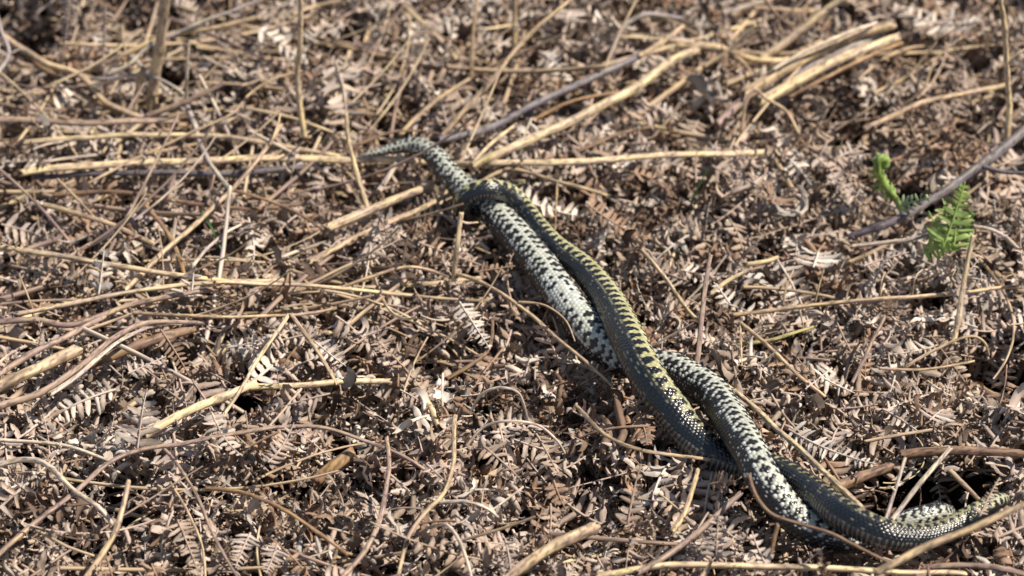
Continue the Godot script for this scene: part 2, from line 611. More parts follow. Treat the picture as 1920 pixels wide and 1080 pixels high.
# dark hollows in the litter: view x, y, radius in pixels, depth in mm
const DENTS := [
	[860, 690, 55, 60], [650, 790, 60, 39], [1640, 905, 70, 75], [1730, 900, 80, 85], [1800, 905, 60, 60], [1880, 680, 55, 63], [80, 70, 70, 75], [1040, 960, 55, 63], [190, 905, 50, 48], [1250, 840, 45, 60],
	[590, 900, 45, 54], [1680, 420, 45, 39], [1720, 320, 45, 51], [930, 800, 45, 30], [330, 130, 60, 60], [900, 445, 50, 39], [1500, 655, 55, 36], [160, 985, 45, 54], [40, 430, 50, 45], [1160, 800, 40, 36],
	[1680, 1010, 60, 21], [700, 240, 60, 37], [1600, 240, 70, 33], [470, 690, 45, 33], [60, 620, 50, 39], [1440, 1010, 55, 39], [1120, 970, 45, 39],
]

func ground() -> void:
	var xs := PackedFloat32Array()
	var x := 0.0
	var st := 0.012
	while x < 90.0:
		xs.append(x)
		x += st
		if x > 1.0: st *= 1.35
	var line := PackedFloat32Array()
	for i in range(xs.size() - 1, 0, -1): line.append(-xs[i])
	line.append_array(xs)
	var n := line.size()
	var P := PackedVector3Array()
	var C := PackedColorArray()
	for i in n:
		for j in n:
			var a := line[i]
			var b := line[j]
			var near := absf(a) < 1.2 and absf(b) < 1.2
			var y := -0.052 + hills.get_noise_2d(a * 300.0, b * 300.0) * 0.006
			if near: y += level(a, b)
			P.append(Vector3(a, y, b))
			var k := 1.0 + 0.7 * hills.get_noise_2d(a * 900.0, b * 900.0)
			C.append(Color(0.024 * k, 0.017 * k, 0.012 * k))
	var buf := Buf.new()
	buf.grid(P, C, n, n, false, true)
	var o := obj("ground", buf.mesh(), paint(1, 1, 1, 0.95, 0.2))
	tag(o, "dark crumbly soil and rotted leaf mould under the dead bracken", "", "", "structure")

func snakes() -> void:
	adder("672 291 3 9 0, 700 287 11 10 10, 740 277 22 12 14, 775 273 31 14 18, 806 285 37 15 22, 829 309 41 14 24, 851 337 44 12 32, 886 369 49 11 32, 924 397 54 10 32, 957 434 61 10 30, 1014 500 64 10 25, 1042 540 65 10 20, 1086 598 67 9 12, 1122 638 66 7 8, 1166 672 64 4 12, 1215 684 61 5 30, 1260 692 60 8 44, 1296 712 62 10 47, 1333 737 65 13 47, 1362 776 66 17 47, 1386 815 66 21 47, 1408 852 65 23 47, 1424 886 65 22 48, 1451 927 64 17 50, 1485 967 62 10 54, 1525 996 60 5 60, 1566 1011 56 1 64, 1610 1012 50 0 50, 1660 995 42 2 20, 1692 979 39 7 -5, 1728 968 39 9 -10, 1758 962 37 7 -10, 1778 962 27 -2 -10, 1791 968 8 -14 -10", 0,
		"silvery white adder with black zigzag, its thin tail tip reaching the pale straw")
	adder("986 342 4 12 0, 968 346 10 10 20, 940 362 20 3 40, 905 388 28 -5 60, 881 402 34 0 80, 868 394 36 11 88, 873 374 36 23 86, 893 360 37 28 84, 920 356 38 28 82, 948 362 38 23 78, 970 378 39 17 74, 986 398 39 14 72, 1012 432 40 12 70, 1043 465 43 12 67, 1090 503 51 13 64, 1125 543 57 15 60, 1147 577 61 18 58, 1173 628 65 24 56, 1199 682 67 27 58, 1231 735 69 22 64, 1262 776 69 15 74, 1280 803 67 10 84, 1302 827 67 6 94, 1332 851 65 3 100, 1385 872 62 0 100, 1440 882 61 2 98, 1480 900 61 7 96, 1530 932 61 14 96, 1580 968 61 21 96, 1645 999 58 20 94, 1697 1009 53 16 90, 1745 1005 47 13 78, 1785 988 41 13 55, 1825 964 37 14 34, 1858 946 34 13 20, 1877 938 27 8 20, 1888 935 10 -4 20", 1,
		"olive yellow adder with dark slate flanks, coiled once over the white adder")

func stems() -> void:
	for s in STEMS:
		stem(s[0], s[1], s[2], s[3], s[4], s[5], s[6] if s.size() > 6 else "", s[7] if s.size() > 7 else 0.8)

const STEMS := [
	# --- upper left
	["dry_stalk", "grey stalk rising to the top edge above the forked straw, upper left", "stem", "G", 8, "200 140 8, 240 122 14, 275 90 22, 350 48 34, 420 22 42, 500 -4 50"],
	["dry_stalk", "straw stalk with blunt cut end, beside the grey stalk in the upper left", "stem", "T", 12, "160 132 6, 215 112 14, 280 82 22, 345 60 28, 410 48 32, 483 33 36"],
	["dry_stalk", "broad blurred tan stalk standing upright at the top left", "stem", "S", 24, "284 215 -10, 290 140 20, 300 60 55, 312 -8 84"],
	["dry_stalk", "short blurred straw stub just left of the upright tan stalk", "stem", "T", 14, "252 205 -4, 258 160 14, 266 130 26"],
	["dry_stalk", "tall pale straw standing upright above the long horizontal straw", "stem", "S", 13, "568 262 0, 560 190 26, 557 120 52, 565 40 84, 566 -10 104"],
	["split_stalk", "split hollow tan stalk slanting down from the left edge", "stem", "T", 15, "5 72 10, 80 118 12, 150 142 12, 205 192 8, 268 222 4"],
	["split_stalk", "lower brown half of the split stalk slanting from the left edge", "stem", "B", 13, "20 92 8, 90 132 6, 160 176 4, 240 216 2"],
	["dry_twig", "grey forked twig poking in at the upper left edge", "twig", "G", 8, "-6 142 14, 20 100 20, 5 60 26, -4 30 30", "20 100 20, 40 92 20, 60 98 18"],
	["dry_stalk", "brown weathered stalk lying level at the left edge below the split stalk", "stem", "M", 15, "-10 229 14, 80 230 15, 160 231 15, 250 229 13, 338 228 8"],
	["dry_stalk", "short mauve brown stalk with cut end pointing up right, upper left", "stem", "M", 13, "272 222 6, 345 196 16, 420 157 26"],
	["dry_stalk", "thin pale stalk standing above the mauve cut stalk, upper left", "stem", "P", 7, "344 196 4, 350 140 30, 356 84 52"],
	["dry_stalk", "grey arching stalk bowed over above the level brown stalk", "stem", "G", 7, "155 145 8, 205 146 16, 270 139 22, 325 162 16, 362 192 6"],
	["dry_stalk", "thin wavy pale stalk curving up toward the tall upright straw", "stem", "T", 6, "150 346 6, 245 302 10, 330 262 14, 392 234 18, 440 208 22, 468 176 26, 512 146 30, 566 133 30"],
	["dry_stalk", "long straw with gentle bow lying above the bright horizontal straw, left side", "stem", "S", 11, "-8 272 8, 100 264 11, 210 255 13, 330 252 13, 420 259 12, 520 270 9, 640 292 3"],
	["dry_stalk", "long bright horizontal straw the white adder's tail lies across", "stem", "S", 15, "45 326 7, 130 316 9, 250 305 10, 370 300 10, 480 297 9, 640 300 5, 780 303 1, 850 306 2, 900 307 9, 1010 305 13, 1130 300 12, 1290 290 10, 1445 287 6"],
	["dry_stalk", "greyish straw lying just under the bright horizontal straw, left side", "stem", "V", 13, "570 313 3, 440 325 4, 260 322 4, 60 332 3"],
	["dry_stalk", "thin pale stalk at the left edge curving down from the brown curled leaf", "stem", "P", 5, "-5 318 6, 40 290 10, 85 272 12, 140 264 8"],
	["dry_stalk", "straight tan stalk leaning steeply up right across the left litter", "stem", "T", 12, "232 545 8, 330 450 18, 435 356 28, 485 296 34, 530 230 40", "505 272 36, 516 248 42, 526 214 46", 0.7],
	["dry_stalk", "grey flaking stalk crossing behind the leaning tan stalk's upper end", "stem", "G", 11, "352 200 8, 372 255 10, 396 305 14, 432 357 14"],
	["dry_stalk", "thin brown stalk running down right from the middle of the leaning tan stalk", "stem", "B", 7, "433 357 16, 500 378 12, 560 400 8, 612 432 2"],
	["dry_stalk", "short upright straw crossing the bright horizontal straw left of the tail tip", "stem", "S", 9, "688 392 -2, 674 350 8, 664 310 18, 655 262 34, 652 212 50"],
	["dry_stalk", "pale split straw slanting up to the white adder below its tail", "stem", "S", 20, "612 428 2, 690 395 5, 745 372 5, 812 348 0"],
	["dry_stalk", "tan stalk running under the coil from the left", "stem", "T", 13, "575 495 2, 650 452 4, 730 415 6, 800 386 4, 868 358 -4"],
	["dry_stalk", "short straw peg standing upright just below the coil", "stem", "S", 12, "850 528 0, 856 470 22, 866 396 44", "856 408 40, 872 418 38, 896 417 32", 0.9],
	["dry_stalk", "broad pale straw running up right from the white adder's back", "stem", "S", 19, "884 310 9, 940 287 14, 1010 257 16, 1100 211 20, 1190 161 23, 1262 114 21, 1306 96 14", "", 0.9],
	["dry_stalk", "dark weathered stem lying above the broad pale straw", "stem", "V", 15, "820 266 6, 930 236 9, 1015 191 13, 1120 141 17, 1205 101 20", "", 0.9],
	["dry_stalk", "tan stalk continuing the dark weathered stem up to its cut end", "stem", "T", 12, "1195 106 20, 1240 78 26, 1280 48 30"],
	["dry_stalk", "long straight thin straw leaning up right to the top edge, mid top", "stem", "T", 11, "832 256 6, 900 172 26, 966 99 44, 1020 45 58, 1078 -4 70"],
	["dry_stalk", "blurred upright straw at the top edge behind the leaning thin straw", "stem", "T", 12, "963 98 0, 962 50 18, 963 -8 40"],
	["dry_stalk", "blurred upright stub at the top, left of the leaning thin straw", "stem", "T", 10, "885 145 2, 888 80 26, 896 -4 54"],
	["dry_stalk", "grey blurred hooked stem at the top edge right of centre", "stem", "G", 11, "1138 118 4, 1150 84 16, 1172 50 26, 1215 28 30, 1275 36 24"],
	["dry_stalk", "blurred tan stem bowed to the left above the tail's bend", "stem", "T", 11, "748 256 4, 775 225 10, 812 192 16, 880 148 22"],
	["dry_stalk", "thin dark stem lying behind the tail's bend", "stem", "B", 6, "640 284 4, 690 262 8, 740 248 10, 790 246 6"],
	["dry_stalk", "thin tan forked stalk lying right of the coil", "stem", "T", 9, "880 355 2, 955 318 8, 1045 340 8, 1140 366 2", "1045 341 8, 1043 385 4, 1041 432 -2"],
	["dry_stalk", "thin pale stalk beside the lower end of the broad pale straw", "stem", "S", 8, "885 302 6, 920 268 10, 966 234 14"],
	["dry_stalk", "brown thin stalk lying right of the broad pale straw", "stem", "B", 8, "1050 300 2, 1110 275 6, 1160 250 8, 1220 236 4"],
	["dry_stalk", "tan thin stalk lying between the dark stem and the broad pale straw", "stem", "O", 7, "1000 222 4, 1060 196 8, 1120 180 10, 1200 172 6"],
	# --- upper right
	["split_stalk", "thick split stalk with grey rotted core, upper right", "stem", "T", 27, "1395 178 8, 1460 136 18, 1530 95 26, 1600 61 31, 1672 46 32", "", 0.7],
	["split_stalk", "lower half of the thick split stalk, upper right", "stem", "S", 25, "1428 190 6, 1500 150 14, 1560 118 20, 1620 92 23, 1682 70 22", "", 0.7],
	["split_stalk", "dark grey rotted pith between the halves of the thick split stalk", "stem", "G", 24, "1460 156 8, 1530 118 16, 1590 90 22, 1660 62 25", "", 0.8],
	["dry_stalk", "dull brown end of the thick split stalk running down left", "stem", "M", 22, "1345 234 -2, 1372 206 2, 1405 178 5"],
	["split_stalk", "thin frayed splinter along the top of the thick split stalk", "stem", "P", 8, "1450 132 22, 1520 92 32, 1590 58 38, 1640 42 38"],
	["split_stalk", "thin frayed splinter hanging below the thick split stalk", "stem", "O", 8, "1480 180 14, 1560 140 22, 1640 98 24, 1690 80 20"],
	["dry_stalk", "broad pale straw reaching the top edge left of the thick split stalk", "stem", "S", 20, "1425 112 4, 1500 60 18, 1556 16 30, 1592 -6 38"],
	["dry_stalk", "blurred straw lying level near the top edge, right of centre", "stem", "T", 11, "1415 16 6, 1480 20 6, 1550 22 4"],
	["dry_stalk", "pale bent stalk lying level left of the thick split stalk", "stem", "T", 15, "1270 88 6, 1355 95 8, 1420 113 8, 1490 112 4", "1362 95 8, 1395 118 8, 1412 146 4", 0.8],
	["dry_stalk", "tan stalk broken upward beside the bent level stalk", "stem", "S", 9, "1322 126 4, 1365 96 14, 1415 45 34"],
	["dry_stalk", "thin looped tan stalk arching over at the foot of the thick split stalk", "stem", "T", 8, "1391 244 0, 1396 195 16, 1415 169 24, 1440 188 20, 1478 214 12, 1502 256 2"],
	["dry_stalk", "tall pale straw standing upright near the right edge", "stem", "S", 15, "1884 292 2, 1891 200 36, 1884 90 82, 1874 -8 122", "1886 120 70, 1910 100 78, 1930 88 82"],
	["dry_stalk", "tan stalk sloping up to the upright straw at the right", "stem", "T", 11, "1618 242 2, 1700 205 8, 1785 180 10, 1884 158 10"],
	["dry_stalk", "thin curved brown stalk left of the upright straw at the right", "stem", "T", 6, "1690 200 2, 1728 172 14, 1750 118 30, 1802 72 40"],
	["fallen_twig", "grey woody forked twig at the right edge beside the green fern", "twig", "V", 22, "1930 236 22, 1840 306 20, 1780 352 18, 1705 398 12, 1640 426 6, 1590 444 0", "1838 310 20, 1880 322 20, 1935 324 20", 0.7],
	["dry_stalk", "pale stalk arching below the green fern at the right", "stem", "P", 10, "1598 466 4, 1700 450 12, 1780 430 20, 1838 428 22, 1885 442 16, 1928 482 6", "1742 438 16, 1746 455 10, 1741 480 2"],
	["dry_stalk", "short bright straw peg standing under the green fern", "stem", "S", 13, "1784 642 -6, 1798 590 8, 1815 500 34, 1830 440 52"],
	["dry_frond", "long fern midrib lying level at the right with short upright side stalks", "fern stalk", "T", 9, "1375 592 4, 1450 580 8, 1540 568 10, 1640 560 12, 1760 554 12, 1860 541 10, 1930 538 8", "1468 572 9, 1474 540 18, 1488 505 20;1528 566 10, 1540 520 24, 1545 500 30;1586 562 11, 1595 535 18, 1612 532 20;1650 558 12, 1652 530 22, 1660 510 24;1710 555 12, 1716 520 26, 1730 505 28;1780 548 12, 1785 520 22, 1792 505 26;1872 540 9, 1885 520 16, 1910 512 18;1498 574 8, 1504 600 4, 1508 620 0"],
	["dry_stalk", "straight pale stalk lying right of the olive adder, slanting down right", "stem", "S", 9, "1176 440 4, 1222 492 8, 1262 542 10, 1315 602 6"],
	["dry_stalk", "mauve ribbed stalk standing upright right of the snakes", "stem", "M", 12, "1303 694 2, 1310 630 16, 1320 570 30, 1334 478 48"],
	["dry_stalk", "bright straw chip leaning against the mauve ribbed stalk", "stem", "S", 10, "1330 552 8, 1362 526 14, 1398 508 18"],
	["dry_stalk", "flat straw chip lying right of the bright chip", "stem", "S", 11, "1398 498 6, 1428 494 8, 1458 486 8"],
	["dry_stalk", "thin tan bent stalk right of the mauve ribbed stalk, slanting down right", "stem", "T", 9, "1386 606 12, 1440 646 14, 1500 706 10, 1545 745 4", "1388 608 12, 1390 660 8, 1392 700 2"],
	["dry_stalk", "olive tan stalk lying across the bent stalk", "stem", "Y", 8, "1380 648 4, 1450 636 8, 1530 612 8"],
	["dry_stalk", "grey brown stalk leaning up right in the litter below the level midrib", "stem", "M", 9, "1598 722 4, 1622 676 12, 1640 632 20, 1660 590 26"],
	["dry_stalk", "thin bent stalk right of the leaning grey brown stalk", "stem", "T", 7, "1700 692 4, 1750 662 10, 1812 632 16, 1842 640 14, 1852 665 6"],
	["dry_stalk", "thin level stalk above the pale fern leaf at the lower right", "stem", "T", 6, "1648 692 6, 1740 690 6, 1830 676 4"],
	["dry_stalk", "long bright straw leaning down right beside the white adder's lower body", "stem", "S", 12, "1365 722 8, 1440 788 16, 1500 838 22, 1556 894 26, 1620 958 26", "", 1.0],
	["dry_stalk", "thin dull stalk right behind the white adder's lower body", "stem", "B", 7, "1400 790 2, 1440 850 8, 1462 890 10"],
	["dry_stalk", "thin dark brown stalk passing in front of both adders at the lower right", "stem", "B", 8, "1404 892 40, 1416 930 46, 1446 966 42, 1500 984 38, 1570 1005 36, 1668 1055 30"],
	["dry_stalk", "thick tan stalk in front of the olive adder at the lower right corner", "stem", "T", 17, "1640 1076 62, 1740 1028 72, 1830 988 80, 1940 936 88"],
	["dry_stalk", "slim pale stalk leaning out of the dark hollow, left of its twin", "stem", "P", 9, "1660 974 14, 1676 925 22, 1692 880 32, 1700 858 36", "1678 920 24, 1668 912 26, 1658 918 24"],
	["dry_stalk", "slim pale stalk leaning right out of the dark hollow by the snakes", "stem", "P", 11, "1668 976 14, 1725 906 26, 1786 840 38"],
	["dry_stalk", "tan stalk leaning left in the dark hollow at the right", "stem", "T", 11, "1780 880 16, 1808 908 12, 1834 936 4"],
	["dry_stalk", "thick brown broken stalk bridging the top of the dark hollow", "stem", "B", 20, "1688 856 4, 1750 848 6, 1820 843 6, 1935 849 3"],
	["dry_stalk", "brown split stalk end under the pale fern leaf at the hollow", "stem", "B", 26, "1560 918 2, 1610 896 4, 1665 876 2"],
	["dry_stalk", "thin tan stalk over the brown broken stalk", "stem", "T", 8, "1620 826 8, 1690 812 12, 1748 804 8"],
	["dry_stalk", "long pale straw lying level along the bottom edge", "stem", "S", 14, "1120 1084 8, 1180 1070 10, 1240 1060 12, 1340 1057 12, 1500 1063 12, 1650 1071 10, 1810 1078 6"],
	["dry_stalk", "thick speckled hollow stalk in the dark gap at the bottom centre", "stem", "T", 25, "940 1092 6, 1010 1046 12, 1060 1016 14, 1115 988 12", "", 0.95],
	["dry_stalk", "mauve grey stalk leaning up right under the white adder, bottom", "stem", "M", 14, "1195 1078 10, 1290 1008 16, 1342 962 22, 1388 922 24"],
	["dry_stalk", "tan stalk lying low left of the mauve grey stalk, bottom", "stem", "T", 12, "1262 1000 4, 1285 960 8, 1306 880 12"],
	["dry_stalk", "brown upright stub below the white adder's lower bend", "stem", "B", 11, "1445 1050 4, 1452 1015 14, 1458 985 22"],
	["dry_stalk", "grey stalk lying at the bottom right corner", "stem", "M", 14, "1730 1060 6, 1820 1062 8, 1930 1084 6"],
	# --- left and lower left
	["dry_stalk", "long pale straw sloping down from the left edge under the white leaf", "stem", "S", 13, "-10 460 12, 100 475 15, 200 494 17, 290 511 16, 400 525 12, 545 526 4"],
	["dry_stalk", "long thin straw bowed up from the left edge toward the centre", "stem", "S", 10, "30 594 8, 150 566 14, 300 541 17, 420 530 16, 560 534 12, 660 542 8, 775 556 0"],
	["dry_stalk", "mauve wavy stalk at the left edge under the bowed straw", "stem", "M", 14, "-10 604 10, 65 598 12, 130 609 12, 190 590 12, 250 566 14, 340 550 14, 432 540 6"],
	["dry_stalk", "brown stalk sloping from the left edge into the wavy stalk", "stem", "M", 14, "-10 706 14, 60 662 16, 130 628 16, 200 592 14"],
	["dry_stalk", "pale level stalk left of the V of straw", "stem", "T", 8, "248 584 12, 340 589 14, 440 594 14, 545 591 12, 630 578 4"],
	["dry_stalk", "thick tan stalk at the left edge, upper one of the pair", "stem", "T", 26, "-12 728 12, 60 690 16, 150 648 14", "", 0.95],
	["dry_stalk", "thick grey tan stalk at the left edge bending level to the right", "stem", "M", 15, "-12 766 20, 70 738 22, 150 688 24, 215 632 24, 285 606 20, 390 604 10", "", 0.55],
	["split_stalk", "pale split strip lying along the lower side of the bending grey tan stalk", "stem", "P", 10, "90 742 20, 150 704 23, 215 648 23, 290 612 17, 340 606 10", "", 0.6],
	["dry_stalk", "dull brown thick stalk behind the bending grey tan stalk", "stem", "B", 24, "150 692 4, 240 654 8, 360 612 8"],
	["dry_stalk", "left leg of the V of thin straw in the left litter", "stem", "S", 9, "543 591 24, 492 658 20, 452 730 14, 400 812 6"],
	["dry_stalk", "right leg of the V of thin straw in the left litter", "stem", "T", 9, "543 591 25, 580 642 20, 632 725 8"],
	["dry_stalk", "broad split straw sloping up right above the long brown arched stalk", "stem", "S", 20, "272 822 6, 345 780 10, 420 745 12, 478 718 10"],
	["dry_stalk", "short level straw continuing right of the broad split straw", "stem", "S", 14, "468 726 10, 560 724 10, 640 718 8, 728 714 2"],
	["dry_stalk", "long dark brown arched stalk curving across the lower left", "stem", "M", 12, "-20 1052 16, 60 985 18, 130 928 22, 205 868 26, 270 844 28, 340 832 28, 430 815 28, 520 800 28, 600 804 26, 680 825 22, 760 855 16, 836 908 6", "", 0.6],
	["dry_stalk", "bleached stalk at the left edge above the second bleached stalk", "stem", "P", 9, "-10 826 12, 70 830 14, 140 838 16, 215 868 12"],
	["dry_stalk", "bleached curved stalk bending down at the left edge, lower left", "stem", "P", 13, "-10 872 16, 45 862 20, 90 874 22, 135 920 24, 185 954 22, 212 985 14"],
	["dry_stalk", "tan stalk standing from the bottom edge, lower left", "stem", "T", 14, "158 1088 8, 190 1040 16, 218 990 24, 240 902 36"],
	["dry_stalk", "pale stalk sloping down right near the lower left corner", "stem", "S", 8, "70 996 10, 120 1022 14, 185 1042 10"],
	["dry_stalk", "thin mauve stalk sloping down right to the bottom edge, lower left", "stem", "M", 8, "306 840 12, 345 895 18, 372 946 18, 400 1005 16, 448 1084 8"],
	["dry_stalk", "thin tan stalk curving to the bottom edge right of the mauve one", "stem", "T", 6, "318 905 10, 355 955 14, 380 1015 14, 388 1086 8"],
	["dry_stalk", "orange tan bowed stalk sloping down right, lower left", "stem", "O", 9, "385 912 10, 465 930 16, 555 972 16, 650 1040 6"],
	["dry_stalk", "orange brown broken stub in the dark hollow left of centre, lower", "stem", "O", 26, "590 898 0, 630 872 6, 662 854 8", "", 0.95],
	["dry_stalk", "dull stalk sloping up right at the bottom edge, left of centre", "stem", "M", 12, "638 1082 10, 680 1030 14, 712 970 18, 728 880 22, 724 820 18"],
	["dry_stalk", "pale wavering stalk running down to the bottom edge, left of centre", "stem", "T", 10, "858 782 18, 852 830 22, 848 880 24, 832 928 24, 795 968 20, 762 1010 16, 742 1088 10"],
	["dry_stalk", "thin hooked stalk arching to the bottom edge near the centre", "stem", "P", 8, "800 990 10, 832 984 20, 858 1010 20, 876 1048 14, 888 1088 6"],
	["dry_stalk", "small bleached bowed stalk lying above the thin hooked stalk", "stem", "P", 8, "826 944 14, 870 940 18, 905 950 16, 930 968 10"],
	["dry_stalk", "thin arched stalk bowed over the leaves at lower centre", "stem", "P", 6, "872 838 10, 905 806 20, 950 794 26, 1005 798 24, 1040 822 16, 1060 850 6"],
	["dry_stalk", "thin looped stalk above the bowed one at lower centre", "stem", "P", 7, "886 768 8, 905 738 20, 938 726 26, 975 738 22, 992 790 4"],
	["dry_stalk", "pale thin stalk sloping down right to the olive adder, lower centre", "stem", "T", 9, "1078 762 14, 1110 790 20, 1150 820 20, 1212 846 16, 1330 868 6"],
	["dry_stalk", "brown forked stalk lying left of the white adder's middle", "stem", "T", 9, "850 514 4, 910 532 10, 990 580 14, 1050 635 14, 1100 680 10, 1152 730 4", "972 566 14, 1020 572 18, 1060 600 20, 1078 640 14"],
	["dry_stalk", "orange tan bent stalk lying above the pale leaf left of the snakes", "stem", "T", 8, "640 540 2, 700 522 8, 770 505 10, 842 520 4"],
	["dry_stalk", "dull stalk lying across the gap below the snakes' middle", "stem", "B", 9, "838 708 2, 880 684 6, 915 652 8, 925 600 8"],
	["dry_stalk", "pale chip of straw leaning in the hollow at lower centre", "stem", "S", 13, "790 742 4, 806 770 8, 818 800 4"],
	["dry_stalk", "thin brown stalk crossing the left litter below the horizontal straw", "stem", "B", 10, "100 365 2, 220 362 6, 330 378 8, 470 388 6, 560 384 2"],
	["dry_stalk", "tan stalk sloping down right below the brown curled leaf, left", "stem", "T", 11, "80 385 6, 150 405 8, 220 430 8, 290 462 4"],
	["dry_stalk", "orange straw leaning behind the leaning tan stalk, left", "stem", "O", 11, "272 384 6, 300 420 10, 328 466 10, 345 530 4"],
	["dry_stalk", "thin pale forked stalk beside the green blade, left", "stem", "P", 7, "360 500 10, 385 466 16, 420 436 20, 455 418 20"],
]

func green() -> void:
	# young bracken: coiled tip on a short stalk, and one opened leaf behind the woody twig
	var rng := RandomNumberGenerator.new()
	rng.seed = 77
	var a := spot(1690, 390, 0.0)
	var o := base("fern_shoot", a)
	var st := Buf.new()
	var loc := PackedVector3Array()
	for q in smooth(points_of("1690 392 -4, 1678 372 8, 1662 352 18, 1650 332 28, 1644 312 38, 1650 297 44, 1660 298 42, 1660 312 36"), 0.002): loc.append(q - a)
	tube(st, loc, 0.0022, 0.0032, Color(0.27, 0.40, 0.11), rng, 9, 0.25)
	obj("coiled_tip", st.mesh(), M.green, o)
	for i in 16:
		var f := 8 + int(i * (loc.size() - 12) / 16.0)
		var b := Buf.new()
		var d := (loc[f + 1] - loc[f - 1]).normalized()
		var y := (Vector3(0, 1, 0.8) - d * d.dot(Vector3(0, 1, 0.8))).normalized()
		leaflet(b, Transform3D(Basis(d, y, d.cross(y)), loc[f]), 1.0 if i % 2 else -1.0, 0.006 + 0.003 * rng.randf(), 0.003, 0.3, -2.2, 0.4, 0.3, 0.2, Color(0.25, 0.37, 0.10) * rng.randf_range(0.8, 1.25))
		obj("leaflet", b.mesh(), M.green, o)
	tag(o, "pale green coiled fern tip pushing up left of the woody twig", "fern")
	# crumpled grey green young leaf between the coiled tip and the twig
	var specs := [
		["small crumpled grey green fern leaf between coiled tip and woody twig", "1676 392 14", "1744 366 30", 28.0, 12.0, 0.8, [0.34, 0.42, 0.24]],
		["bright green opened fern leaf standing right of the woody twig", "1762 476 10", "1814 342 52", 44.0, 17.0, 0.3, [0.31, 0.42, 0.12]],
		["bright green fern leaf overlapping the other bright green leaf", "1790 474 12", "1800 350 46", 40.0, 15.0, 0.4, [0.29, 0.39, 0.11]],
		["broad bright green leaf tip leaning left beside the bright green leaf", "1788 462 14", "1768 372 40", 36.0, 14.0, 0.5, [0.30, 0.40, 0.12]],
		["soft green leaf leaning right beside the bright green leaf", "1790 468 10", "1824 392 34", 34.0, 13.0, 0.5, [0.27, 0.37, 0.11]],
		["lower green fern leaf spreading under the bright green leaf, by the arching stalk", "1728 476 6", "1795 458 22", 24.0, 14.0, 0.5, [0.28, 0.42, 0.10]],
		["green fern leaf low on the left of the bright green leaf", "1775 450 10", "1738 398 24", 26.0, 14.0, 0.6, [0.28, 0.42, 0.10]],
	]
	for s in specs:
		var p0: Vector3 = points_of(s[1])[0]
		var p1: Vector3 = points_of(s[2])[0]
		var k := per_px(p0)
		var bufs := []
		var c: Array = s[6]
		var mat := paint(c[0], c[1], c[2], 0.5, 0.45)
		var rb := pinna(rng, p0.distance_to(p1), s[3] * k, s[4] * k, s[5], bufs, Color(1.2, 1.1, 1.0), 0.3, 0.2)
		var x := (p1 - p0).normalized()
		var y := (Vector3(-0.2, 0.5, 1.0) - x * x.dot(Vector3(-0.2, 0.5, 1.0))).normalized()
		var f := base("fern_leaf", (p0 + p1) * 0.5)
		f.basis = Basis(x, y, x.cross(y))
		obj("midrib", rb.mesh(), mat, f)
		for q in bufs: obj("leaflet", q.mesh(), mat, f)
		for i in 5: stamp(p0.lerp(p1, i / 4.0), 0.0, 0.028, 0.004, 0.012)
		tag(f, s[0], "fern")
	var blades := [
		["dark green grass blade leaning among the left straw", "380 398 14, 398 430 18, 412 462 14, 432 494 4", 9.0],
		["tiny green grass blade right of the broad pale straw", "1296 378 2, 1312 345 14, 1328 316 22", 6.0],
		["short green grass blade at the left edge by the thick tan stalk", "28 700 2, 36 680 10, 42 664 16", 7.0],
	]
	for s in blades:
		var pts := points_of(s[1])
		var at: Vector3 = pts[0]
		var b := Buf.new()
		var l := PackedVector3Array()
		for q in smooth(pts, 0.004): l.append(q - at)
		tube(b, l, s[2] * 0.5 * per_px(at), 0.0004, Color(0.07, 0.16, 0.035), rng, 6, 0.3, 0.35)
		var g := obj("grass_blade", b.mesh(), M.green)
		g.position = at
		for q in l: stamp(q + at, 0.0, 0.018, 0.004, 0.005)
		tag(g, s[0], "grass")

func leaves() -> void:
	for h in HEROES:
		hero_leaf(h[0], h[1], h[2], h[3], h[4], h[5], h[6], h[7], h[8], h[9], h[10])

